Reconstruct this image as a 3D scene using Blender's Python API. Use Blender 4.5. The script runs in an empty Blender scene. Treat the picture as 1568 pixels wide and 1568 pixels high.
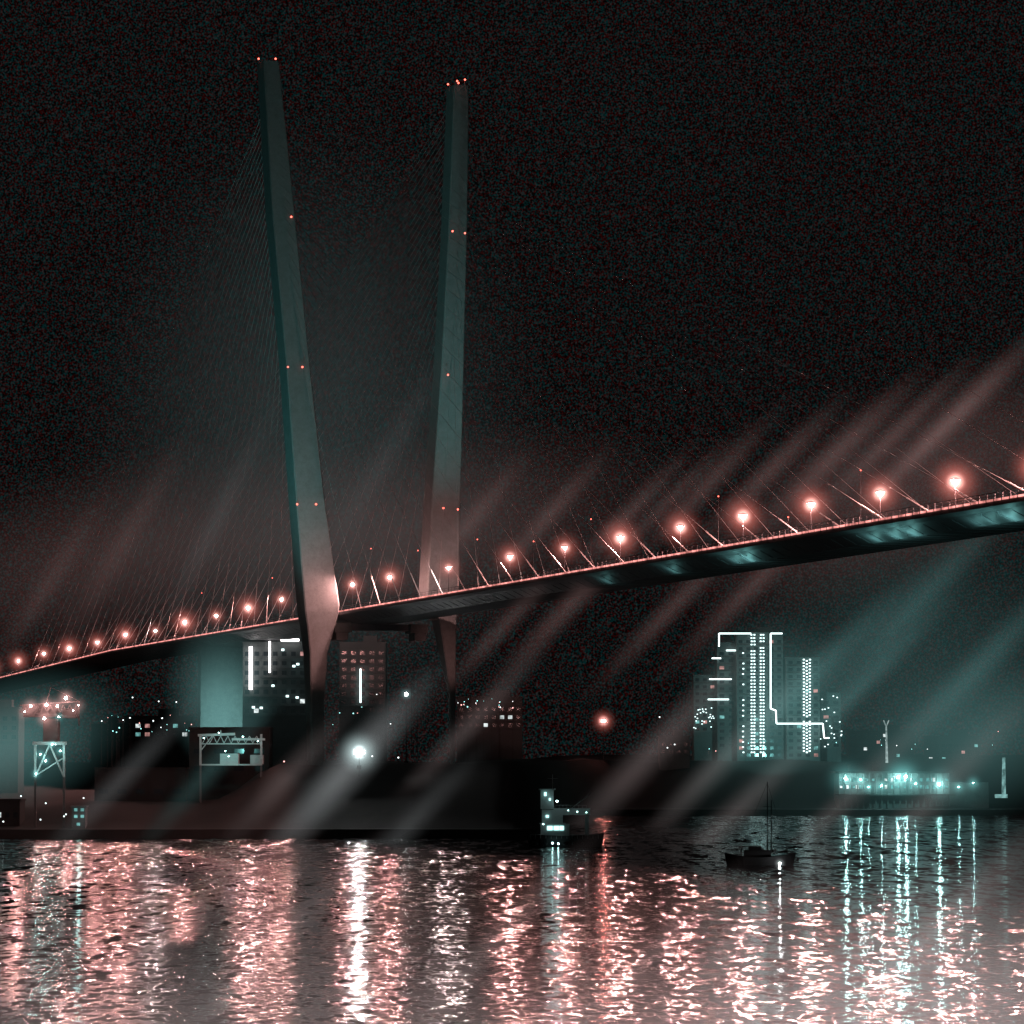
import bpy, math, random
from mathutils import Vector, Matrix
random.seed(7)
SC=bpy.context.scene
COL=SC.collection
# ------------------------------------------------------------------ camera (telephoto from across the bay)
F=5240.0; W=1568.0; CZ=18.0
TH=math.atan(396.0/F)
cam=bpy.data.cameras.new("camera"); camo=bpy.data.objects.new("camera",cam); COL.objects.link(camo)
camo.location=(0,0,CZ); camo.rotation_euler=(math.pi/2+TH,0,0)
cam.sensor_width=36; cam.lens=36*F/W; cam.clip_start=1; cam.clip_end=30000
SC.camera=camo
SC.view_settings.view_transform='Standard'; SC.view_settings.look='None'
# camera helpers
def ray(px,py):
    v=784-py
    return Vector((px-784, F*math.cos(TH)-v*math.sin(TH), F*math.sin(TH)+v*math.cos(TH)))
def P(px,py,D):
    d=ray(px,py); t=D/d.y
    return Vector((0,0,CZ))+d*t
def Pz(px,py,z):
    d=ray(px,py); t=(z-CZ)/d.z
    return Vector((0,0,CZ))+d*t
# ------------------------------------------------------------------ materials
def newmat(n):
    m=bpy.data.materials.new(n); m.use_nodes=True; nt=m.node_tree
    for x in list(nt.nodes): nt.nodes.remove(x)
    o=nt.nodes.new("ShaderNodeOutputMaterial"); return m,nt,o
def surf(n,col,rough=.7,metal=0,var=.35,scale=.4):
    m,nt,o=newmat(n)
    b=nt.nodes.new("ShaderNodeBsdfPrincipled"); b.inputs['Roughness'].default_value=rough; b.inputs['Metallic'].default_value=metal
    tc=nt.nodes.new("ShaderNodeTexCoord"); nz=nt.nodes.new("ShaderNodeTexNoise"); nz.inputs['Scale'].default_value=scale; nz.inputs['Detail'].default_value=10; nz.inputs['Roughness'].default_value=.95
    r=nt.nodes.new("ShaderNodeValToRGB")
    r.color_ramp.elements[0].position=.3; r.color_ramp.elements[1].position=.7
    r.color_ramp.elements[0].color=(*[c*(1-var) for c in col],1); r.color_ramp.elements[1].color=(*[min(1,c*(1+var)) for c in col],1)
    nt.links.new(tc.outputs['Object'],nz.inputs['Vector']); nt.links.new(nz.outputs['Fac'],r.inputs['Fac'])
    nt.links.new(r.outputs['Color'],b.inputs['Base Color']); nt.links.new(b.outputs[0],o.inputs['Surface'])
    return m
def emit(n,col,s,sample=True,flick=0,scale=.5):
    m,nt,o=newmat(n); e=nt.nodes.new("ShaderNodeEmission"); e.inputs[0].default_value=(*col,1); e.inputs[1].default_value=s
    if flick:
        tc=nt.nodes.new("ShaderNodeTexCoord"); nz=nt.nodes.new("ShaderNodeTexNoise"); nz.inputs['Scale'].default_value=scale; nz.inputs['Detail'].default_value=3
        mr=nt.nodes.new("ShaderNodeMapRange"); mr.inputs[1].default_value=.35; mr.inputs[2].default_value=.65; mr.inputs[3].default_value=s*(1-flick); mr.inputs[4].default_value=s*(1+flick)
        nt.links.new(tc.outputs['Object'],nz.inputs['Vector']); nt.links.new(nz.outputs['Fac'],mr.inputs[0]); nt.links.new(mr.outputs[0],e.inputs[1])
    nt.links.new(e.outputs[0],o.inputs['Surface'])
    if not sample: m.cycles.emission_sampling='NONE'
    return m
def volmat(n,col,k,power=2.0,rate=2.0):
    m,nt,o=newmat(n); e=nt.nodes.new("ShaderNodeEmission"); e.inputs[0].default_value=(*col,1)
    tc=nt.nodes.new("ShaderNodeTexCoord"); L=nt.nodes.new("ShaderNodeVectorMath"); L.operation='LENGTH'
    nt.links.new(tc.outputs['Object'],L.inputs[0])
    s=nt.nodes.new("ShaderNodeMath"); s.operation='SUBTRACT'; s.use_clamp=True; s.inputs[0].default_value=1
    nt.links.new(L.outputs['Value'],s.inputs[1])
    p=nt.nodes.new("ShaderNodeMath"); p.operation='POWER'; p.inputs[1].default_value=power
    nt.links.new(s.outputs[0],p.inputs[0])
    q=nt.nodes.new("ShaderNodeMath"); q.operation='MULTIPLY'; q.inputs[1].default_value=k
    nt.links.new(p.outputs[0],q.inputs[0]); nt.links.new(q.outputs[0],e.inputs[1]); nt.links.new(e.outputs[0],o.inputs['Volume'])
    m.cycles.emission_sampling='NONE'
    try: m.cycles.volume_step_rate=rate
    except Exception: pass
    return m
PINK=(1,.43,.39); TEAL=(.36,.95,.92); WHITE=(.9,1,1); RED=(1,.12,.09)
concrete=surf("concrete",(.175,.205,.205),.85,var=.4,scale=.4)
deckmat=surf("deck_steel_paint",(.24,.24,.25),.6,var=.45,scale=.3)
asphalt=surf("asphalt",(.05,.05,.05),.9)
cablem=surf("cable_sheath",(.36,.34,.33),.5,var=.1)
steel=surf("galvanised_steel",(.35,.35,.36),.5,.3)
darksteel=surf("dark_steel",(.03,.03,.033),.6)
craneP=surf("crane_paint",(.30,.33,.33),.6)
craneD=surf("crane_paint_unlit",(.07,.068,.068),.6)  # darker copy of crane_paint; its less lit parts are shaded by colour
wallm=surf("building_plaster",(.08,.09,.09),.9,var=.3,scale=.15)
shedm=surf("weathered_shed_cladding",(.012,.013,.013),.85,var=.5,scale=.6)
glass=surf("dark_window_glass",(.02,.025,.03),.15,var=.2)
landm=surf("dark_ground",(.006,.006,.0055),.95,var=.7,scale=.3)
hullm=surf("ship_hull_paint",(.009,.009,.01),.9)
whitep=surf("white_ship_paint",(.45,.45,.45),.5,var=.25,scale=1.5)
bulb=emit("lamp_glow_pink",PINK,11500); bulbw=emit("lamp_glow_white",(1,.70,.67),9000)
strip=emit("parapet_edge_glow",(1,.34,.30),1.1,False,.6,.35)  # added glow in place of lamp light on the deck edge
redl=emit("red_beacon",(1,.13,.09),5,False)
winT=emit("window_teal",TEAL,.35,False,.6,.6); winW=emit("window_white",(.9,1,1),.8,False,.5,.6); winP=emit("window_pink",(1,.5,.46),.4,False,.5,.6)
ledW=emit("led_strip_white",(.80,1,.99),3.5,True); ledD=emit("led_dots_white",(.72,1,.99),2.6,False)
ledB=emit("sign_strip_white",(1,.93,.92),6,True)
fT=emit("flood_teal",(.5,1,.96),260); fW=emit("flood_white",(.98,1,1),1500); fWs=emit("flood_white_small",(.9,1,1),60); fP=emit("flood_pink",(1,.5,.46),170); fR=emit("flood_red",(1,.3,.25),350)
tealwall=emit("lit_facade_teal",(.2,.62,.62),.45,False,.6,.5)
# ------------------------------------------------------------------ mesh builder
class MB:
    def __init__(s): s.v=[];s.f=[];s.m=[]
    def add(s,vs,fs,m=0):
        o=len(s.v); s.v+= [tuple(v) for v in vs]; s.f+=[tuple(i+o for i in f) for f in fs]; s.m+=[m]*len(fs)
    def box(s,c,d,m=0,rz=0):
        c=Vector(c); R=Matrix.Rotation(rz,3,'Z'); vs=[]
        for x in(-.5,.5):
            for y in(-.5,.5):
                for z in(-.5,.5): vs.append(c+R@Vector((x*d[0],y*d[1],z*d[2])))
        s.add(vs,[(0,1,3,2),(4,6,7,5),(0,4,5,1),(2,3,7,6),(0,2,6,4),(1,5,7,3)],m)
    def beam(s,a,b,r,m=0,n=4,r2=None):
        a=Vector(a);b=Vector(b); r2=r if r2 is None else r2
        d=(b-a).normalized(); t=Vector((0,0,1)) if abs(d.z)<.9 else Vector((1,0,0)); x=d.cross(t).normalized(); y=d.cross(x)
        vs=[]
        for (c,rr) in((a,r),(b,r2)):
            for i in range(n):
                an=2*math.pi*(i+.5)/n; vs.append(c+x*math.cos(an)*rr+y*math.sin(an)*rr)
        fs=[(i,(i+1)%n,n+(i+1)%n,n+i) for i in range(n)]+[tuple(range(n))[::-1],tuple(range(n,2*n))]
        s.add(vs,fs,m)
    def ball(s,c,r,m=0,nu=6,nv=4):
        c=Vector(c); vs=[c+Vector((0,0,r))]
        for j in range(1,nv):
            ph=math.pi*j/nv
            for i in range(nu):
                a=2*math.pi*i/nu; vs.append(c+Vector((math.sin(ph)*math.cos(a),math.sin(ph)*math.sin(a),math.cos(ph)))*r)
        vs.append(c-Vector((0,0,r))); fs=[]
        for i in range(nu): fs.append((0,1+i,1+(i+1)%nu))
        for j in range(nv-2):
            for i in range(nu):
                a=1+j*nu+i;b=1+j*nu+(i+1)%nu; fs.append((a,a+nu,b+nu,b))
        L=len(vs)-1; o=1+(nv-2)*nu
        for i in range(nu): fs.append((o+i,L,o+(i+1)%nu))
        s.add(vs,fs,m)
    def loft(s,rings,m=0):
        n=len(rings[0]); vs=[p for r in rings for p in r]; fs=[]
        for j in range(len(rings)-1):
            for i in range(n): fs.append((j*n+i,j*n+(i+1)%n,(j+1)*n+(i+1)%n,(j+1)*n+i))
        fs.append(tuple(range(n))[::-1]); fs.append(tuple(range((len(rings)-1)*n,len(rings)*n)))
        s.add(vs,fs,m)
    def obj(s,name,mats,parent=None):
        me=bpy.data.meshes.new(name); me.from_pydata(s.v,[],s.f); 
        for m in mats: me.materials.append(m)
        me.polygons.foreach_set("material_index",s.m); me.update()
        o=bpy.data.objects.new(name,me); COL.objects.link(o)
        if parent: o.parent=parent
        return o
def empty(n):
    e=bpy.data.objects.new(n,None); COL.objects.link(e); return e
_sph=MB(); _sph.ball((0,0,0),1,0,16,10)
def glow_blob(name,c,rad,mat,parent=None,rot=None):
    me=bpy.data.meshes.new(name); me.from_pydata(_sph.v,[],_sph.f); me.materials.append(mat)
    o=bpy.data.objects.new(name,me); COL.objects.link(o); o.location=c; o.scale=rad
    if rot is not None: o.rotation_euler=rot
    if parent: o.parent=parent
    return o
_hm={}
def halo(c,R,col,L,parent,pw=4.0):  # self-lit sphere standing in for the glare round a lamp
    key=(round(R,2),col,round(L,3),pw)
    if key not in _hm: _hm[key]=volmat("glare_halo",col,L*(pw+1)/(2*R),pw,1.6)
    return glow_blob("halo",c,(R,R,R),_hm[key],parent)
def lamp(kind,name,loc,energy,col,parent=None,target=None,size=60,blend=.6,rad=.5):
    l=bpy.data.lights.new(name,kind); l.energy=energy; l.color=col
    l.shadow_soft_size=rad
    o=bpy.data.objects.new(name,l); COL.objects.link(o); o.location=loc
    if kind=='SPOT':
        l.spot_size=math.radians(size); l.spot_blend=blend
        o.rotation_euler=(Vector(target)-Vector(loc)).to_track_quat('-Z','Y').to_euler()
    if parent: o.parent=parent
    return o
# ------------------------------------------------------------------ bridge frame
ZD=64.0
A=Pz(300,973,ZD); B=Pz(1450,777,ZD)
u=(B-A); u.z=0; u.normalize()
p=Vector((-u.y,u.x,0))
if p.y<0: p=-p
ANG=math.atan2(p.y,p.x)
def hit(px,py,off):
    d=ray(px,py); Q=A+p*off
    det=d.x*(-u.y)+u.x*d.y
    t=(Q.x*(-u.y)+u.x*Q.y)/det
    return Vector((0,0,CZ))+d*t
def s_of(pt): return (Vector((pt.x,pt.y,0))-Vector((A.x,A.y,0))).dot(u)
sk=s_of(hit(170,1000,0)); h0=hit(0,1037,0); s0=s_of(h0); grade=(ZD-h0.z)/(sk-s0)
def zd(s): return ZD if s>=sk else ZD-(sk-s)*grade
def D_at(s,off,dz=0):
    q=A+u*s+p*off; return Vector((q.x,q.y,zd(s)+dz))
DW=24.0
bridge=empty("cable_stayed_bridge")
s_start=s0-500; s_end=s_of(B)+220
mb=MB(); rings=[]
s=s_start
prof=[(0,0),(0,-1.1),(2.2,-1.5),(6,-3.3),(DW-6,-3.3),(DW-2.2,-1.5),(DW,-1.1),(DW,0)]
ss=[]
while s<=s_end: ss.append(s); s+=12
for s in ss: rings.append([D_at(s,a,b) for a,b in prof])
mb.loft(rings,0)
s=s_start+4
while s<s_end:   # transverse ribs
    mb.beam(D_at(s,2.8,-1.78),D_at(s,5.6,-3.14),.09,0); mb.beam(D_at(s,6.4,-3.33),D_at(s,DW-6.4,-3.33),.09,0)
    s+=6
mb.obj("deck_girder",[deckmat],bridge)
mb=MB()
for a,b in zip(ss[:-1],ss[1:]): mb.add([D_at(a,1,.02),D_at(b,1,.02),D_at(b,DW-1,.02),D_at(a,DW-1,.02)],[(0,1,2,3)],0)
for a,b in zip(ss[:-1],ss[1:]): mb.beam(D_at(a,DW/2,.3),D_at(b,DW/2,.3),.25,1)
mb.obj("roadway",[asphalt,concrete],bridge)
mb=MB()
for off in (.1,DW-.1):
    for a,b in zip(ss[:-1],ss[1:]):
        mb.beam(D_at(a,off,1.15),D_at(b,off,1.15),.07,0); mb.beam(D_at(a,off,.65),D_at(b,off,.65),.05,0)
    s=s_start
    while s<s_end: mb.beam(D_at(s,off,0),D_at(s,off,1.2),.06,0); s+=3
mb.obj("parapet_railing",[darksteel],bridge)
mb=MB()
s=s_start
while s<s_end:
    mb.box((D_at(s,-.09,-.12)+D_at(s+2.6,-.09,-.12))/2,(.12,2.4,.36),0,ANG); s+=3
mb.obj("parapet_edge_glow",[strip],bridge)
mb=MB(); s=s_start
strip2=emit("far_edge_glow",(.8,.6,.58),.22,False,.8,.1)  # weaker added glow along the far deck edge, no real fixture
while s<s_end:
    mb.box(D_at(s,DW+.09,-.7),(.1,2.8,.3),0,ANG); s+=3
mb.obj("far_parapet_edge_glow",[strip2],bridge)
# ---- pylons
nl=hit(487,925,-6.2); fl=hit(671,905,30.2)
def leg(name,secs,D0,dep):
    mb=MB(); rings=[]; cx0=P(secs[3][1]/2+secs[3][2]/2,900,D0).x
    for i,(py,l,r) in enumerate(secs):
        xc=P((l+r)/2,py,D0).x; D=D0+(xc-cx0)*p.y/p.x
        c=P((l+r)/2,py,D); ext=(r-l)*D/F
        d=dep*(.62+.38*min(1,(ext/12))); w=max(1.2,(ext-d*abs(u.x))/abs(p.x))
        if py>940: d=min(d,ext*1.1); w=max(1.0,(ext-d*abs(u.x))/abs(p.x))
        ch=.35
        pts=[(-w/2+ch,-d/2),(w/2-ch,-d/2),(w/2,-d/2+ch),(w/2,d/2-ch),(w/2-ch,d/2),(-w/2+ch,d/2),(-w/2,d/2-ch),(-w/2,-d/2+ch)]
        rings.append([c+p*a-u*b for a,b in pts])
    mb.loft(rings,0); return mb,rings
secN=[(1200,472,496),(1165,470,497),(1080,467,497),(1000,463,503),(960,458,514),(938,454,520),(925,453,521),(880,449,514),(760,440,498),(560,426,476),(330,405,453),(97,392,429)]
secF=[(1200,688,698),(1165,689,697),(1060,685,698),(985,668,699),(950,660,700),(930,642,703),(905,640,704),(760,648,706),(560,663,711),(355,674,716),(134,683,719)]
mbn,rn=leg("n",secN,nl.y,9.5); mbn.obj("pylon_leg_near",[concrete],bridge)
mbf,rf=leg("f",secF,fl.y,9.5); mbf.obj("pylon_leg_far",[concrete],bridge)
mb=MB()
sN=s_of(nl); 
for off0,off1,z0,z1 in((-2,3.2,-3.6,-6.2),(-1.5,2.0,-6.25,-8.4),(DW-3.2,DW+2,-3.6,-6.2),(DW-2.0,DW+1.5,-6.25,-8.4)):
    q=A+u*sN+p*((off0+off1)/2); mb.box((q.x,q.y,ZD+(z0+z1)/2),(off1-off0,6,z0-z1),0,ANG)
q=A+u*sN+p*(DW/2); mb.box((q.x,q.y,ZD-4.6),(DW-6.5,3.5,1.8),1,ANG)
mb.obj("cross_beam",[concrete,deckmat],bridge)
mb=MB()
for x,y in((396,90),(409,95),(422,90),(418,330),(446,332),(441,562),(463,562),(455,772),(484,772)): mb.ball(P(x,y,nl.y-7),.28,0,8,5)
for x,y in((686,129),(700,124),(702,127),(712,122),(693,354),(712,357),(686,574),(679,778),(701,780)): mb.ball(P(x,y,fl.y-7),.28,0,8,5)
for x,y in((398,96),(421,96)): mb.beam(P(x,y-5,nl.y-5),P(x,y+4,nl.y-5),.08,1)
for x,y in((688,134),(701,133),(712,131)): mb.beam(P(x,y-8,fl.y-5),P(x,y+6,fl.y-5),.08,1)
mb.obj("aviation_beacons",[redl,steel],bridge)
# ---- stay cables
def onleg(rings,secs,py):
    for i in range(len(secs)-1):
        a,b=secs[i][0],secs[i+1][0]
        if b<=py<=a:
            t=(a-py)/(a-b); ca=sum(rings[i],Vector())/8; cb=sum(rings[i+1],Vector())/8; return ca.lerp(cb,t)
mb=MB()
for rings,secs,off in((rn,secN,.6),(rf,secF,DW-.6)):
    for side,n,sp in((-1,30,17.0),(1,22,20.0)):
        for i in range(n):
            sa=sN+side*(22+sp*i); py=520-370*(i/(n-1))**.8
            top=onleg(rings,secs,py)+u*side*3; b0=D_at(sa,off,0)
            mb.beam(b0,top,.07 if side<0 else .04,0,3)
            mb.beam(b0,b0.lerp(top,(9 if side>0 else 3)/(top-b0).length),.14 if side>0 else .18,0,5)
mb.obj("stay_cables",[cablem],bridge)
# ---- pier with wash light
mb=MB(); c=hit(342,960,DW/2); sp_=s_of(c)
def pring(z,w,d):
    q=A+u*sp_+p*(DW/2); return [Vector((q.x,q.y,z))+p*a*w/2+u*b*d/2 for a,b in((-1,-1),(1,-1),(1,1),(-1,1))]
mb.loft([pring(2,16.6,4),pring(56,16.6,4.2),pring(ZD-3.4,18,4.6)],0)
mb.obj("approach_pier",[concrete],bridge)
q=A+u*sp_+p*(DW/2)
lamp('SPOT',"pier_floodlight",(q.x+7,q.y-24,28),22000,(.5,1,.97),bridge,(q.x,q.y,36),80,1,.4)
# ---- added fill spots washing the legs, no fixtures there
lamp('SPOT',"leg_fill_high_near",(nl.x-22,nl.y-62,24),240000,(.24,.95,.93),bridge,(nl.x-8,nl.y,180),66,1,1)
fq=fl+u*62; lamp('SPOT',"leg_fill_high_far",(fq.x-6,fq.y,64),120000,(.24,.95,.93),bridge,(fl.x+3,fl.y,180),70,1,1)
for ct,tag,e1 in((nl,"near",1.0),(fl,"far",1.1)):
    lamp('SPOT',"leg_fill_low_"+tag,(ct.x-2,ct.y-36,66),7500*e1,(1,.72,.68),bridge,(ct.x,ct.y,80),80,1,1)
    lamp('SPOT',"leg_fill_under_"+tag,(ct.x+10,ct.y-26,40),6500,(1,.42,.38),bridge,(ct.x,ct.y,53),50,1,1)
# ---- under deck service lights
for x,y,e in((1045,858,1.0),(1035,861,.5),(1258,828,.6),(1285,823,.7),(1312,819,.8),(1395,803,.35),(1420,800,.45),(1455,795,1.0),(985,877,.35),(890,893,.25)):
    h=Pz(x,y,ZD-3.3); s=s_of(h); of=min(DW-7,max(4,(Vector((h.x,h.y,0))-Vector((A.x,A.y,0))).dot(p)))
    lamp('POINT',"underdeck_service_light",D_at(s,of,-4.4),e*260,(.36,1,.98),bridge,rad=.2)
# ------------------------------------------------------------------ street lamps
LP=[(-12,1022,1),(28,1012,1),(67,1001,.8),(106,993,1.15),(149,984,.9),(192,972,1),(238,966,.6),(283,953,1.2),(331,943,.7),(380,931,1.2),(431,918,.8),(540,895,.9),(597,884,1.1),(687,870,.8),(781,853,1.1),(865,839,1),(950,824,1.5),(1042,808,1.35),(1138,791,1.6),(1242,773,1.55),(1348,756,1.5),(1463,738,1.8),(1584,716,1.6)]
LO=2.6
for i,(x,y,k) in enumerate(LP):
    t=hit(x,y,LO); b=D_at(s_of(t),LO,.03); rb=.34*math.sqrt(k)
    mb=MB(); mb.beam(b,b+Vector((0,0,.7)),.22,0,8)
    mb.beam(b,Vector((b.x,b.y,t.z+rb+.3)),.09,0,8,.06)
    mb.beam(t+Vector((0,0,rb*.75)),t+Vector((0,0,rb+.34)),.95,0,12,.25)   # shade: no light upwards
    for sg in(-1,1): mb.beam(t+Vector((0,0,rb+.3)),t+p*sg*1.0+Vector((0,0,rb+.12)),.05,0,5)
    mb.ball(t,rb,1)
    o=mb.obj("street_lamp",[darksteel,bulbw if i in(6,13) else bulb])
    halo(t,7*k**.5*(t.y/800)**.6,(1,.26,.21),.5*k,o,5)
    halo(t,2.0*k**.5*(t.y/800)**.5,(1,.55,.48),2.0*k,o,2.8)
for x,y in((417,885),(309,908),(568,840),(640,843),(731,826),(817,829),(905,795),(1100,760),(1207,792),(1318,720)):
    t=hit(x,y,DW-2); b=D_at(s_of(t),DW-2,0); mb=MB(); mb.beam(b,t,.05,0,6,.03); mb.box(b+Vector((0,0,.2)),(.4,.4,.4),0); mb.ball(t,.16,1,8,5); mb.beam(t-p*.6+Vector((0,0,-1)),t+p*.6+Vector((0,0,-1)),.04,0)
    mb.obj("signal_mast",[darksteel,redl])
# ------------------------------------------------------------------ terrain & water
def lerpT(t,tab):
    if t<=tab[0][0]: return tab[0][1]
    for (a,b),(c,d) in zip(tab[:-1],tab[1:]):
        if t<=c: return b+(d-b)*(t-a)/(c-a)
    return tab[-1][1]
def shore(x): return lerpT(x,[(-400,930),(-120,912),(-40,918),(0,914),(6,930),(24,1290),(40,1380),(400,1392)])+1.2*math.sin(x*.31)
LT=[(0,2.3),(12,2.5),(42,8),(60,9),(120,10),(500,13),(1500,20),(4000,30),(8000,38)]
MT=[(0,2.3),(12,2.5),(42,15),(60,20),(120,21),(200,17),(500,14),(1500,20),(4000,30),(8000,38)]
RT=[(0,2.2),(30,3),(70,14),(100,22),(300,25),(900,28),(3500,36),(8000,38)]
def smooth(a,b,x):
    t=min(1,max(0,(x-a)/(b-a))); return t*t*(3-2*t)
ds=[-6,-.5,0,6,12,20,30,42,60,80,100,120,160,220,300,420,600,900,1300,1900,2800,4200,8000]
xs=[-4000,-2500,-1500,-1000,-700,-500,-400]+[-390+6*i for i in range(131)]+[500,700,1000,1500,2500,4000]
vs=[];fs=[]
for d in ds:
    for x in xs:
        y=shore(x)+d; w=min(1,max(0,(x-0)/30)); mm=smooth(-85,-65,x)
        lz=lerpT(d,LT)*(1-mm)+lerpT(d,MT)*mm
        z=-3 if d<0 else lz*(1-w)+lerpT(d,RT)*w
        if d>12: z+=.8*math.sin(x*.043+d*.02)*math.sin(x*.11+1)
        vs.append((x,y,z))
n=len(xs)
for j in range(len(ds)-1):
    for i in range(n-1): fs.append((j*n+i,j*n+i+1,(j+1)*n+i+1,(j+1)*n+i))
m_=MB(); m_.add(vs,fs,0); go=m_.obj("ground",[landm])
for f_ in go.data.polygons: f_.use_smooth=True
# water
m,nt,o=newmat("sea_water"); b=nt.nodes.new("ShaderNodeBsdfPrincipled")
b.inputs['Base Color'].default_value=(.012,.014,.016,1); b.inputs['Roughness'].default_value=.095; b.inputs['IOR'].default_value=1.33
tc=nt.nodes.new("ShaderNodeTexCoord"); acc=None
sxyz=nt.nodes.new("ShaderNodeSeparateXYZ"); nt.links.new(tc.outputs['Object'],sxyz.inputs[0])
# wave size is made to grow with distance from the camera, fine to long
for (lx,ly,amp,det,w0,w1,y0,y1) in((.9,2.2,.62,1.5,1,.5,250,600),(1.7,7,.70,1,.30,1,260,500),(3.8,28,.70,1,.04,1,400,800)):
    mp=nt.nodes.new("ShaderNodeMapping"); mp.inputs['Scale'].default_value=(1/lx,1/ly,1); nz=nt.nodes.new("ShaderNodeTexNoise"); nz.inputs['Scale'].default_value=1; nz.inputs['Detail'].default_value=det
    nt.links.new(tc.outputs['Object'],mp.inputs[0]); nt.links.new(mp.outputs[0],nz.inputs['Vector'])
    sb=nt.nodes.new("ShaderNodeVectorMath"); sb.operation='SUBTRACT'; sb.inputs[1].default_value=(.5,.5,.5); nt.links.new(nz.outputs['Color'],sb.inputs[0])
    ml=nt.nodes.new("ShaderNodeVectorMath"); ml.operation='MULTIPLY'; ml.inputs[1].default_value=(amp*.42,amp*1.15,0); nt.links.new(sb.outputs[0],ml.inputs[0])
    mr=nt.nodes.new("ShaderNodeMapRange"); mr.inputs[1].default_value=y0; mr.inputs[2].default_value=y1; mr.inputs[3].default_value=w0; mr.inputs[4].default_value=w1; nt.links.new(sxyz.outputs[1],mr.inputs[0])
    sc=nt.nodes.new("ShaderNodeVectorMath"); sc.operation='SCALE'; nt.links.new(ml.outputs[0],sc.inputs[0]); nt.links.new(mr.outputs[0],sc.inputs['Scale']); ml=sc
    if acc is None: acc=ml
    else:
        ad=nt.nodes.new("ShaderNodeVectorMath"); ad.operation='ADD'; nt.links.new(acc.outputs[0],ad.inputs[0]); nt.links.new(ml.outputs[0],ad.inputs[1]); acc=ad
ad=nt.nodes.new("ShaderNodeVectorMath"); ad.operation='ADD'; ad.inputs[1].default_value=(0,0,1); nt.links.new(acc.outputs[0],ad.inputs[0])
nn=nt.nodes.new("ShaderNodeVectorMath"); nn.operation='NORMALIZE'; nt.links.new(ad.outputs[0],nn.inputs[0]); nt.links.new(nn.outputs[0],b.inputs['Normal'])
nt.links.new(b.outputs[0],o.inputs['Surface'])
w_=MB(); w_.add([(-6000,-300,0),(6000,-300,0),(6000,9000,0),(-6000,9000,0)],[(0,1,2,3)],0); w_.obj("water",[m])
# ------------------------------------------------------------------ buildings
def building(name,l,r,top,bot,D,depth=16,lit=.12,fl=3.1,bay=3.0,litm=(2,3,4),balcony=True,zb=None,wm_=None,roof=True):
    a=P(l,top,D); c=P(r,bot,D); zt=a.z; z0=c.z if zb is None else zb; e=empty(name); w=c.x-a.x; cx=(a.x+c.x)/2
    zlow=min(4,z0-1) if zb is None else 1
    mb=MB(); mb.box((cx,D+depth/2,(zt+zlow)/2),(w,depth,zt-zlow),0); mb.box((cx,D+depth/2,zt+.25),(w+.5,depth+.5,.5),0)
    if roof: mb.box((cx+w*.15,D+depth/2,zt+1.8),(w*.3,depth*.4,2.6),0)
    nf=int((zt-z0-1)/fl); nb=max(2,int(w/bay)); wm=MB()
    for f in range(nf):
        zc=z0+1+f*fl+1.5
        if balcony: mb.box((cx,D-.35,zc-1.5),(w*.96,.7,.18),0)
        for k in range(nb):
            xx=cx-w/2+(k+.5)*w/nb; q=random.random(); mi=1
            if q<lit: mi=random.choice(litm)
            wm.box((xx,D-.03,zc),(w/nb*.5,.14,1.35),mi)
    mb.obj("walls",[wm_ or wallm],e); wm.obj("windows",[glass,glass,winT,winW,winP],e)
    return e
def leds(parent,segs,D,name="outline_lights",r=.28,mat=None):
    mb=MB()
    for x0,y0,x1,y1 in segs: mb.beam(P(x0,y0,D),P(x1,y1,D),r,0)
    mb.obj(name,[mat or ledW],parent)
def dots(parent,pts,D,r=.36,mat=None,name="string_lights"):
    mb=MB()
    for x,y in pts: mb.box(P(x,y,D),(r*2,r,r*1.5),0)
    mb.obj(name,[mat or ledD],parent)
DA=1500
a1=building("apartment_tower",1128,1200,970,1165,DA,18,.06)
leds(a1,[(1101,970,1150,970),(1101,970,1101,990),(1180,970,1198,970),(1180,970,1180,1085),(1180,1085,1188,1088),(1188,1088,1189,1108),(1189,1108,1260,1108),(1260,1108,1262,1130),(1262,1130,1270,1130)],DA-8.5,r=.38)
def rj(k=.35): return random.uniform(-k,k)
pts=[]
for x in(1153,1167):
    for y in range(972,1155,5):
        if random.random()<.93: pts+=[(x-2.2+rj(),y),(x+2.2+rj(),y)]
pts+=[(1138+rj(),y) for y in range(1000,1155,8) if random.random()<.7]
dots(a1,pts,DA-1.3,r=.36)
a2=building("apartment_tower",1204,1256,1008,1165,DA-6,18,.07)
pts=[]
for y in range(1010,1160,5):
    if random.random()<.93: pts+=[(1231+rj(),y),(1240+rj(),y),(1235.5+rj(),y+2)]
dots(a2,pts,DA-7.3,r=.38)
a3=building("apartment_tower",1098,1127,985,1150,DA+8,18,.06)
a4=building("apartment_tower",1062,1097,1035,1125,DA+14,16,.10)
leds(a4,[(1090,1008,1104,1008),(1112,996,1129,996),(1086,1040,1120,1040),(1084,1071,1116,1071)],DA+6.8,r=.38)
dots(a4,[(random.uniform(1062,1096),random.uniform(1075,1120)) for _ in range(26)],DA+12.7,r=.26)
a5=building("apartment_tower",1257,1288,1062,1150,DA+4,16,.08)
dots(a5,[(random.uniform(1255,1290),random.uniform(1065,1150)) for _ in range(18)]+[(1282,1068),(1268,1140)],DA+2.7,r=.28)
lamp('SPOT',"facade_fill",(P(1180,1165,DA).x,DA-60,26),60000,(.32,.95,.92),a1,(P(1180,1080,DA).x,DA,45),100,.9)  # spot added to lift the dim apartment walls
b1=building("office_building",372,470,985,1100,1120,18,.04)
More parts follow.
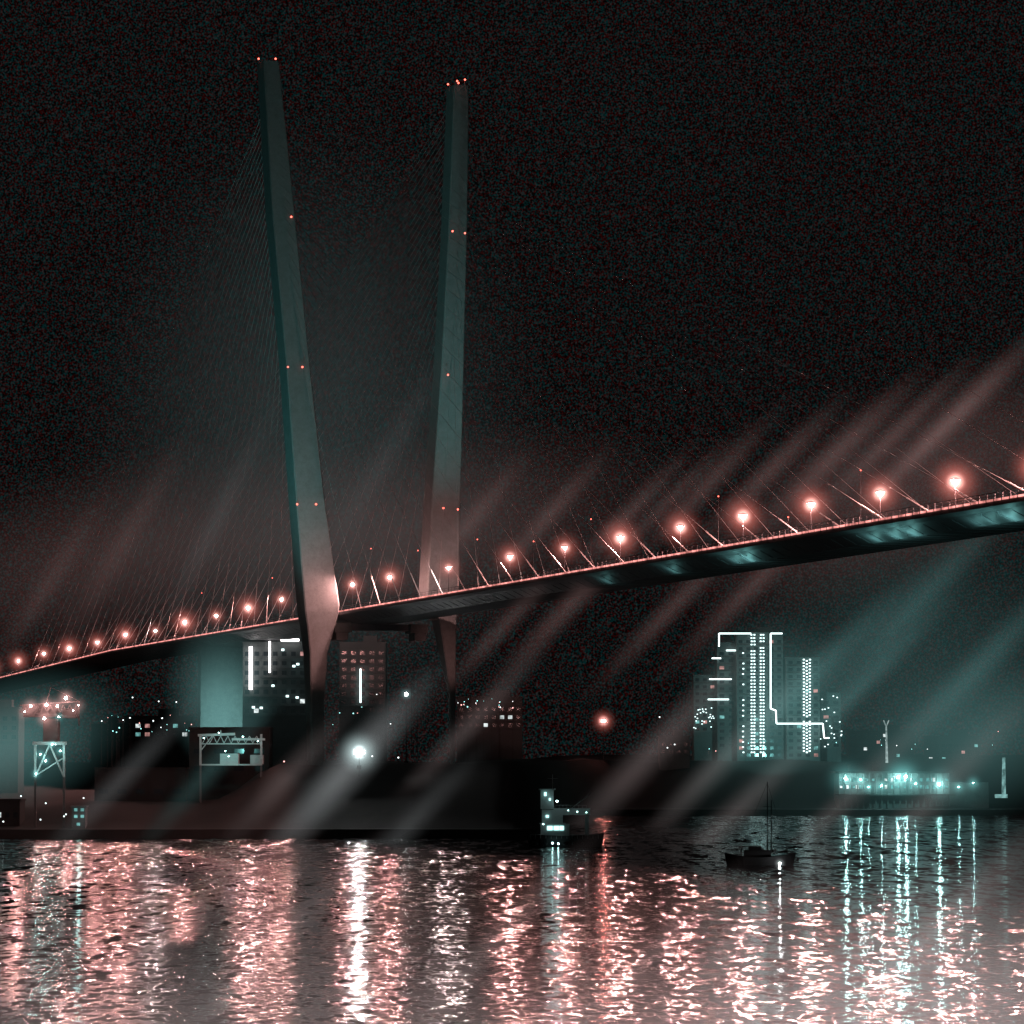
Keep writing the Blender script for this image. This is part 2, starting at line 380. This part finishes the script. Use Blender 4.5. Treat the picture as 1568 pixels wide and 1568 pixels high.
leds(b1,[(384,990,384,1056)],1118.3,r=.75,mat=ledB); leds(b1,[(413,982,413,1030)],1118.3,r=.4,name="sign_strip",mat=ledB); leds(b1,[(430,980,458,980)],1118.3,r=.5,name="roof_sign",mat=ledB)
dots(b1,[(450,1020),(456,1017),(433,995),(388,1083),(400,1084),(440,1066),(455,1068),(418,1050)],1118,r=.45)
b2=building("office_building",520,590,985,1110,1300,18,.02)
leds(b2,[(552,1024,552,1076)],1298.5,r=.4)
building("apartment_block",190,290,1098,1135,1250,14,.3)
building("apartment_block",700,800,1068,1120,1350,14,.10,litm=(3,4,3))
building("apartment_block",140,186,1110,1140,1300,14,.1)
building("warehouse",1010,1056,1128,1160,1470,14,.1)
building("apartment_block",1300,1400,1120,1165,1600,14,.05)
building("apartment_block",1420,1500,1128,1170,1620,14,.08)
building("apartment_block",-40,28,1085,1140,1150,14,.12)
building("warehouse",290,412,1116,1190,992,14,.0,balcony=False,wm_=shedm,roof=False,bay=5,fl=5)
building("warehouse",145,285,1178,1225,985,14,.0,balcony=False,wm_=shedm,roof=False,bay=5,fl=5)
building("customs_office",-20,30,1226,1262,930,10,.45,balcony=False,litm=(2,2,3),wm_=shedm,roof=False,bay=2)
# terminal
T=empty("ferry_terminal"); DT=1405; mb=MB(); a=P(1284,1184,DT); c=P(1452,1214,DT); w=c.x-a.x
mb.box(((a.x+c.x)/2,DT+10,(a.z+2)/2),(w,20,a.z-2),0); mb.box(((a.x+c.x)/2,DT+9,a.z+.4),(w+3,24,.8),0)
mb.box(((a.x+c.x)/2,DT-3,8.2),(w+4,6,.5),0)
for i in range(19): mb.beam((a.x+w*i/18,DT-2,2.2),(a.x+w*i/18,DT-2,a.z),.3,0,8)
a2_=P(1452,1198,DT); c2=P(1515,1214,DT); mb.box(((a2_.x+c2.x)/2,DT+10,(a2_.z+2)/2),(c2.x-a2_.x,16,a2_.z-2),0)
mb.box((P(1320,1180,DT).x,DT+9,a.z+2),(9,9,3.2),0)
mb.obj("walls",[wallm],T); mb=MB()
for i in range(34):
    for j in range(2):
        if random.random()<.62:
            q=P(1288+i*4.9,1194+j*11,DT-.1); mb.box(q,(1.0,.12,1.5 if random.random()<.6 else .9),0 if random.random()<.75 else 1)
mb.obj("lit_windows",[tealwall,winW],T)
mb=MB()
for x,y,r in((1295,1192,.5),(1318,1194,.32),(1330,1205,.2),(1375,1190,.5),(1387,1189,.5),(1402,1200,.2),(1438,1201,.5),(1468,1205,.2),(1490,1199,.22),(1350,1203,.25)):
    mb.ball(P(x,y,DT-3),r,0); halo(P(x,y,DT-3),12*r/.4,(.3,.95,.92),.32,T,5)
mb.obj("floodlights",[fT],T)
lamp('SPOT',"quay_light",(P(1370,1200,DT).x,DT-18,15),8000,(.4,1,.95),T,(P(1370,1200,DT).x,DT,9),150,1)
def mast(name,x,y0,y1,D,mat,rb,haloL=0,hc=(.8,1,1),hR=6,hood=False):
    e=empty(name); mb=MB(); t=P(x,y0,D); b=P(x,y1,D); mb.beam(b-Vector((0,0,3)),t+Vector((0,.6 if hood else 0,0)),.2,0,8,.12); mb.box(b-Vector((0,0,.5)),(1.2,1.2,1),0); mb.box(t+Vector((0,.1,rb+.25)),(2.2,1.4,.2),0)
    if hood: mb.box(t+Vector((0,rb+.25,0)),(3.2,.15,2.6),0); mb.box(t+Vector((0,.1,-rb-.2)),(3.2,1.8,.12),0)
    mb.ball(t-Vector((0,.1,0)),rb,1,8,6); mb.obj("mast_and_lamp",[darksteel,mat],e)
    if haloL: halo(t,hR,hc,haloL,e,4)
    return e
m1=mast("floodlight_mast",550,1152,1172,955,fW,.5,.9,(.75,1,1),9,True)
halo(P(550,1152,955),2.6,(.9,1,1),3,m1,2)
mast("floodlight_mast",622,1063,1165,1010,fWs,.5,.3,(.6,1,1),3)
m3=mast("beacon_mast",924,1104,1165,1480,fR,.62,.6,(1,.25,.2),8,True)
halo(P(924,1104,1480),3,(1,.5,.45),2,m3,2)
e=empty("navigation_tower"); mb=MB(); mb.beam(P(1358,1168,1450),P(1357,1110,1450),.6,0,8,.3); mb.beam(P(1357,1113,1450),P(1353,1103,1450),.3,0); mb.beam(P(1357,1113,1450),P(1361,1103,1450),.3,0)
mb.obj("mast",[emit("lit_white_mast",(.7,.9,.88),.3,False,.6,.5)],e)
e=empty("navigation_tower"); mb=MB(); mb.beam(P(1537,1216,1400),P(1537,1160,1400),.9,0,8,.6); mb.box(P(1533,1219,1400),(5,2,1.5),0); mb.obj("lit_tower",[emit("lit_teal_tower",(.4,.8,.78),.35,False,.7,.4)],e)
e=empty("lattice_tower"); mb=MB()
for z0 in range(0,12):
    y=1160-z0*10; 
    for x in(630,639): mb.beam(P(x,y,1008),P(x,y-10,1008),.1,0)
    mb.beam(P(630,y,1008),P(639,y-10,1008),.07,0); mb.beam(P(639,y,1008),P(630,y-10,1008),.07,0)
mb.obj("lattice",[darksteel],e)
# ------------------------------------------------------------------ harbour crane, gantry
DC=926; e=empty("harbour_crane"); mb=MB()
for dx in(0,8):
    for x in(54,98): mb.beam(P(x,1266,DC+dx),P(x,1190,DC+dx),.4,1); mb.beam(P(x,1190,DC+dx),P(x,1138,DC+dx),.45,0)
    mb.beam(P(50,1138,DC+dx),P(102,1138,DC+dx),.6,0); mb.beam(P(54,1190,DC+dx),P(76,1140,DC+dx),.3,0); mb.beam(P(98,1190,DC+dx),P(76,1140,DC+dx),.3,0); mb.beam(P(54,1188,DC+dx),P(98,1160,DC+dx),.25,0)
mb.box((P(76,1120,DC).x,DC+4,P(76,1120,DC).z),(4.0,4.5,7),1)
mb.box((P(60,1088,DC).x,DC+4,P(60,1088,DC).z),(9,5,3.4),1); mb.box((P(104,1092,DC).x,DC+4,P(104,1092,DC).z),(4,4,2.6),1)
mb.beam(P(30,1080,DC),P(122,1074,DC),.22,1); mb.beam(P(30,1090,DC),P(122,1098,DC),.2,1); mb.beam(P(121,1074,DC),P(121,1112,DC),.2,1)
for k in range(9): mb.beam(P(32+k*10,1090,DC),P(37+k*10,1079,DC),.14,1); mb.beam(P(42+k*10,1091,DC),P(37+k*10,1079,DC),.14,1)
mb.beam(P(70,1080,DC),P(78,1052,DC),.15,1); mb.beam(P(78,1052,DC),P(122,1074,DC),.06,1)
mb.obj("crane_frame",[craneP,craneD],e)
mb=MB()
for x,y,r in((47,1081,.3),(71,1079,.36),(88,1081,.26),(101,1069,.42),(68,1100,.32),(38,1090,.16),(112,1088,.13),(120,1080,.13)): mb.ball(P(x,y,DC-2),r,0); halo(P(x,y,DC-2),4.2,(1,.5,.46),.8*r/.5,e,4)
for x,y,r in((62,1155,.16),(80,1140,.14),(70,1165,.2),(92,1150,.16),(55,1185,.12),(90,1098,.13)): mb.ball(P(x,y,DC-2),r,1); halo(P(x,y,DC-2),2.6,(.3,.95,.92),.3,e,4)
mb.obj("work_lights",[fP,fT],e)
lamp('SPOT',"work_light",P(76,1160,DC-12),800,(.4,1,.97),e,P(76,1160,DC),110,1)
e=empty("quay_shed"); mb=MB(); a=P(113,1236,DC-4); mb.box((P(122,1250,DC).x,DC,(a.z+2)/2),(3.6,5,a.z-2),0); mb.box((P(122,1250,DC).x,DC,a.z+.15),(4.2,5.6,.3),0)
mb.obj("walls",[wallm],e); mb=MB()
for x,y in((116,1240),(126,1240),(116,1250),(126,1250),(120,1262)): mb.box(P(x,y,DC-2.7),(.9,.15,.8),0)
mb.obj("windows",[winT],e); mb=MB()
for x,y in((32,1219),(62,1255),(70,1230),(98,1250),(101,1247),(5,1258),(85,1140),(128,1222)): mb.ball(P(x,y,DC-3),.2,0)
mb.obj("lights",[emit("quay_bulb",(.8,1,1),3,False)],e)
lamp('POINT',"quay_light",P(122,1240,DC-9),200,(.4,1,.97),e)
DG=968; e=empty("gantry_crane"); mb=MB()
for dy in(0,6):
    for x in(307,400): mb.beam(P(x,1232,DG+dy),P(x,1172,DG+dy),.35,1); mb.beam(P(x,1172,DG+dy),P(x,1124,DG+dy),.4,0)
    mb.beam(P(303,1126,DG+dy),P(360,1124,DG+dy),.5,0); mb.beam(P(355,1132,DG+dy),P(406,1132,DG+dy),.45,0); mb.beam(P(307,1150,DG+dy),P(325,1127,DG+dy),.2,0)
    for k in range(8): mb.beam(P(310+k*11,1138,DG+dy),P(316+k*11,1127,DG+dy),.13,0); mb.beam(P(316+k*11,1127,DG+dy),P(321+k*11,1138,DG+dy),.13,0)
    mb.beam(P(307,1139,DG+dy),P(400,1139,DG+dy),.2,0); mb.beam(P(307,1171,DG+dy),P(400,1171,DG+dy),.3,0)
mb.box((P(350,1162,DG).x,DG+4,P(350,1162,DG).z),(5.2,4,3),0); mb.box((P(392,1163,DG).x,DG+4,P(392,1163,DG).z),(3.6,4,2.6),0); mb.beam(P(338,1118,DG),P(338,1126,DG),.2,0)
mb.obj("frame",[craneP,craneD],e); mb=MB()
for x,y in((312,1130),(335,1122),(372,1128),(395,1135),(350,1158),(345,1150)): mb.ball(P(x,y,DG-2),.13,0)
mb.obj("work_lights",[emit("gantry_bulb",(.5,1,.97),40)],e)
lamp('SPOT',"gantry_light",P(345,1146,DG-14),5000,(.3,1,.95),e,P(352,1144,DG),85,1)
e=empty("hillside_street_lights"); mb=MB()
for i in range(70):
    q=random.random()
    if q<.35: x,y,D=random.uniform(150,300),random.uniform(1095,1122),1180
    elif q<.6: x,y,D=random.uniform(700,800),random.uniform(1070,1085),1290
    elif q<.75: x,y,D=random.uniform(400,640),random.uniform(1060,1110),1190
    else: x,y,D=random.uniform(1020,1540),random.uniform(1120,1165),1495
    t=P(x,y,D); r=random.uniform(.08,.24); mb.ball(t,r,random.choice((1,1,2,3)),8,5); mb.beam(Vector((t.x,t.y,10 if x<1000 else 20)),t,.07,0)
for x,y in((203,1068),(243,1074),(270,1075),(435,1166),(570,1158),(610,1160),(1022,1145),(1033,1140),(1010,1098)): 
    t=P(x,y,1000 if y>1150 else 1180); mb.ball(t,.22,2 if x!=435 else 3); mb.beam(t-Vector((0,0,5)),t,.07,0)
mb.obj("lamps",[darksteel,emit("town_teal",TEAL,3,False),emit("town_white",(.9,1,1),3,False),emit("town_pink",PINK,3,False)],e)
# ------------------------------------------------------------------ vessels
def hull(mb,cx,cy,L,Wd,H,m,bow=.25,sheer=.8):
    rings=[]
    for i in range(13):
        t=i/12; x=cx-L/2+L*t; wv=Wd/2*min(1,((1-abs(2*t-1)**3.0)+.12)); hz=H+sheer*(2*t-1)**2
        k=.55
        rings.append([Vector((x+L*.05*(t-.5)*2,cy-wv,hz)),Vector((x,cy-wv*k,-.6)),Vector((x,cy+wv*k,-.6)),Vector((x+L*.05*(t-.5)*2,cy+wv,hz))])
    mb.loft(rings,m)
DV=Pz(866,1297,0).y; sv=DV/F; e=empty("tugboat"); mb=MB(); cx=P(866,1290,DV).x
hull(mb,cx,DV+3,17,5.6,2.6,0)
def vb(x0,x1,y0,y1,dy,dp,m):
    a=P(x0,y0,DV);c=P(x1,y1,DV); mb.box(((a.x+c.x)/2,DV+dy,(a.z+c.z)/2),(c.x-a.x,dp,a.z-c.z),m)
vb(828,872,1262,1284,3,4,1); vb(830,862,1240,1261,3,3.4,1); vb(826,866,1260.6,1261.8,3,4.6,1); vb(828,848,1210,1239,3,2.6,1); vb(825,851,1208,1209.8,3,3.2,1); vb(848,904,1238,1248,3,2.4,1); vb(896,902,1249,1284,3,1,1)
mb.beam(P(846,1210,DV+3),P(846,1186,DV+3),.1,1); mb.beam(P(838,1192,DV+3),P(854,1192,DV+3),.05,1); mb.beam(P(872,1240,DV+3),P(905,1215,DV+3),.08,1)
mb.beam(P(856,1240,DV+3),P(857,1222,DV+3),.45,0,10)
for k in range(14): mb.beam(P(812+k*8,1284,DV),P(812+k*8,1278,DV),.04,1)
mb.beam(P(812,1278,DV),P(916,1278,DV),.04,1)
for k in range(9): mb.beam(P(850+k*6,1238,DV+1.7),P(850+k*6,1233,DV+1.7),.03,1)
mb.beam(P(850,1233,DV+1.7),P(898,1233,DV+1.7),.03,1)
for k in range(7): mb.ball(P(822+k*14,1292,DV+.3),.4,0)
mb.obj("hull_and_cabin",[hullm,whitep],e); mb=MB()
for x,y,wd,h_ in((842,1268,1.3,1),(852,1268,1.3,1),(860,1268,1.0,1),(838,1250,.7,.6),(835,1216,.6,.9),(842,1224,.5,.6)): mb.box(P(x,y,DV+.9),(wd,.2,h_),0)
for x,y,r in((846,1291,.22),(855,1292,.2),(853,1227,.26),(884,1243,.13),(870,1241,.1),(898,1244,.1),(832,1262,.14)): mb.ball(P(x,y,DV-.6),r,1)
mb.obj("lights",[emit("cabin_teal",(.5,1,.97),2.0,True),emit("deck_bulbs",(.6,1,.98),18)],e)
lamp('POINT',"deck_light",P(862,1232,DV-4),14,(.7,1,.97),e)
DS=Pz(1168,1325,0).y; e=empty("sailing_boat"); mb=MB(); cx=P(1165,1300,DS).x
hull(mb,cx,DS+2,12.5,3.4,1.5,0,sheer=.9)
mb.box((cx-.5,DS+2,2.2),(5.2,2,1.4),0); mb.box((cx-1,DS+2,3.2),(2.4,1.6,.8),0)
for x,yt in((1175,1197),(1181,1225)): mb.beam(P(x,1306,DS+2),P(x,yt,DS+2),.11,0,6,.07)
mb.beam(P(1175,1290,DS+2),P(1205,1294,DS+2),.1,0); mb.beam(P(1175,1199,DS+2),P(1130,1305,DS+2),.03,0); mb.beam(P(1175,1199,DS+2),P(1207,1303,DS+2),.03,0); mb.beam(P(1169,1235,DS+2),P(1181,1235,DS+2),.04,0)
mb.obj("hull_and_masts",[hullm],e); mb=MB(); mb.ball(P(1194,1322,DS-1.6),.15,0); mb.beam(P(1194,1322,DS-1.6),P(1194,1318,DS+1),.04,1); mb.obj("stern_light",[emit("stern_bulb",(.95,1,1),300),darksteel],e); halo(P(1194,1322,DS-1.6),1.4,(.9,1,1),.4,e,3)
def person(name,base,h,lean=0):
    me=bpy.data.meshes.new(name)
    k=h/1.75
    V=[(0,0,.95),(0,0,1.2),(lean,0,1.45),(lean,0,1.56),(lean*1.1,0,1.70),(.2+lean,0,1.42),(.27+lean,-.05,1.15),(.3+lean,-.18,.95),(-.2+lean,0,1.42),(-.27+lean,-.05,1.15),(-.25+lean,-.2,.97),(.1,0,.88),(.12,-.03,.48),(.12,0,.05),(-.1,0,.88),(-.13,-.03,.48),(-.12,.02,.05)]
    E=[(0,1),(1,2),(2,3),(3,4),(2,5),(5,6),(6,7),(2,8),(8,9),(9,10),(0,11),(11,12),(12,13),(0,14),(14,15),(15,16)]
    R=[.15,.15,.17,.06,.11,.07,.05,.04,.07,.05,.04,.1,.07,.05,.1,.07,.05]
    me.from_pydata([(a*k,b*k,c*k) for a,b,c in V],E,[])
    o=bpy.data.objects.new(name,me); COL.objects.link(o); o.location=base; me.materials.append(darksteel)
    md=o.modifiers.new("skin",'SKIN')
    if not me.skin_vertices:
        bpy.context.view_layer.objects.active=o
        try: bpy.ops.mesh.customdata_skin_add()
        except Exception: pass
    if me.skin_vertices:
        for i,r in enumerate(R): me.skin_vertices[0].data[i].radius=(r*k,r*k)
        me.skin_vertices[0].data[0].use_root=True
    o.modifiers.new("sub",'SUBSURF').levels=1
    return o
person("person",(cx-3.6,DS+1.6,1.6),1.8,.05); person("person",(cx+2.9,DS+1.6,1.6),1.7,-.06)
# ------------------------------------------------------------------ added self-lit volumes painting haze glow; no lamp lights them
haze_glow=empty("haze_glow")
def patch(px,py,D,rx,rz,ry,L,col,tilt=0,pw=2.0):
    c=P(px,py,D); s=D/F
    k=L*(pw+1)/(2*ry)
    glow_blob("glow_patch",c,(rx*s,ry,rz*s),volmat("glow_vol",col,k,pw,6.0),haze_glow,(0,-math.radians(tilt),0))
G=(.9,.95,.97); PK=(1,.58,.55); TL=(.42,1,.98); GP=(1,.80,.79)
patch(480,690,1060,400,560,60,.024,(.70,1,1.0),0,1.4)
patch(170,850,1150,480,170,50,.032,PK,15,1.4)
patch(640,820,1010,480,180,40,.036,PK,10,1.4)
patch(1400,740,800,480,170,35,.045,PK,22,1.4)
patch(1370,1060,1350,420,280,60,.038,TL,30,1.4)
patch(1500,1130,1300,260,140,50,.07,TL,20,1.4)
patch(1185,1070,1480,150,150,40,.06,TL,0,1.4)
patch(10,1140,960,210,120,40,.14,TL,20,1.5)
patch(335,1060,1050,90,120,14,.10,TL,0,1.3)
# glowing bands painting in diagonal lens streaks, all tilted alike
for (x,y,D,l,wd,L,c,tl) in (
 (530,1180,900,260,46,.13,G,48),(440,1190,900,200,34,.04,GP,47),(1000,1150,1150,300,40,.055,GP,46),(1100,1170,1100,260,32,.045,GP,46),(1230,1050,1240,360,40,.055,TL,44),(1310,1060,1240,320,30,.04,TL,44),(1390,940,1100,360,44,.045,TL,47),(1500,1020,1000,300,42,.045,TL,45),
 (1080,745,820,210,32,.045,PK,46),(960,790,860,200,28,.04,PK,46),(1280,695,760,240,34,.055,PK,44),(1360,675,740,240,26,.045,PK,44),(1470,630,720,260,36,.06,PK,44),(840,790,900,190,28,.04,PK,48),(1180,720,800,220,30,.045,PK,45),(720,800,950,190,30,.035,PK,50),(1420,680,740,220,22,.04,PK,44),(1020,770,840,190,22,.035,PK,46),
 (180,1200,900,260,30,.035,G,46),(330,1170,900,240,30,.03,TL,48),(720,1110,950,240,30,.04,GP,47),(870,930,800,220,30,.045,PK,46),(1030,930,800,240,28,.04,PK,46),(1150,900,820,250,30,.04,PK,45),(770,960,820,190,26,.035,PK,47),
 (70,900,1000,240,30,.022,PK,58),(190,830,1000,260,34,.020,PK,60),(330,800,1000,280,30,.015,G,64),(590,700,960,300,40,.012,G,60),
 (1120,1250,850,300,34,.045,GP,44),(1420,1230,850,300,40,.05,GP,46),(1290,1230,850,300,30,.04,GP,45),(620,1270,850,240,34,.03,G,46)):
    patch(x,y,D,l,wd,14,L,c,tl,1.9)
# glow volumes added close to the viewer to brighten the water
for (x,y,D,l,wd,L,c,tl) in ((100,1600,200,900,260,.10,GP,6),(1350,1600,200,1000,330,.26,GP,12),(700,1600,200,800,220,.06,GP,0),(760,1440,200,300,34,.05,GP,46),(1150,1420,200,300,34,.05,GP,44),(420,1450,200,300,36,.05,GP,46),(1440,1420,200,320,44,.08,GP,44),(980,1480,200,300,32,.045,GP,45),(1300,1470,200,300,30,.05,GP,45),(230,1460,200,300,34,.04,GP,46)):
    patch(x,y,D,l,wd,9,L,c,tl,1.9)
# ------------------------------------------------------------------ night sky
Wd=bpy.data.worlds.new("World"); SC.world=Wd; Wd.use_nodes=True; nt=Wd.node_tree; bg=nt.nodes["Background"]
tc=nt.nodes.new("ShaderNodeTexCoord"); nz=nt.nodes.new("ShaderNodeTexNoise"); nz.inputs['Scale'].default_value=1800; nz.inputs['Detail'].default_value=0
nt.links.new(tc.outputs['Generated'],nz.inputs['Vector'])
sp=nt.nodes.new("ShaderNodeSeparateColor"); nt.links.new(nz.outputs['Color'],sp.inputs[0]); cb=nt.nodes.new("ShaderNodeCombineColor")
nt.links.new(sp.outputs[0],cb.inputs[0]); nt.links.new(sp.outputs[1],cb.inputs[1]); nt.links.new(sp.outputs[1],cb.inputs[2])
mr=nt.nodes.new("ShaderNodeVectorMath"); mr.operation='SUBTRACT'; mr.inputs[1].default_value=(.38,.38,.38); nt.links.new(cb.outputs[0],mr.inputs[0])
ml=nt.nodes.new("ShaderNodeVectorMath"); ml.operation='MULTIPLY'; ml.inputs[1].default_value=(.052,.045,.046)
nt.links.new(mr.outputs[0],ml.inputs[0])
mx=nt.nodes.new("ShaderNodeVectorMath"); mx.operation='MAXIMUM'; mx.inputs[1].default_value=(.001,.001,.001); nt.links.new(ml.outputs[0],mx.inputs[0])
nt.links.new(mx.outputs[0],bg.inputs['Color']); bg.inputs['Strength'].default_value=.9
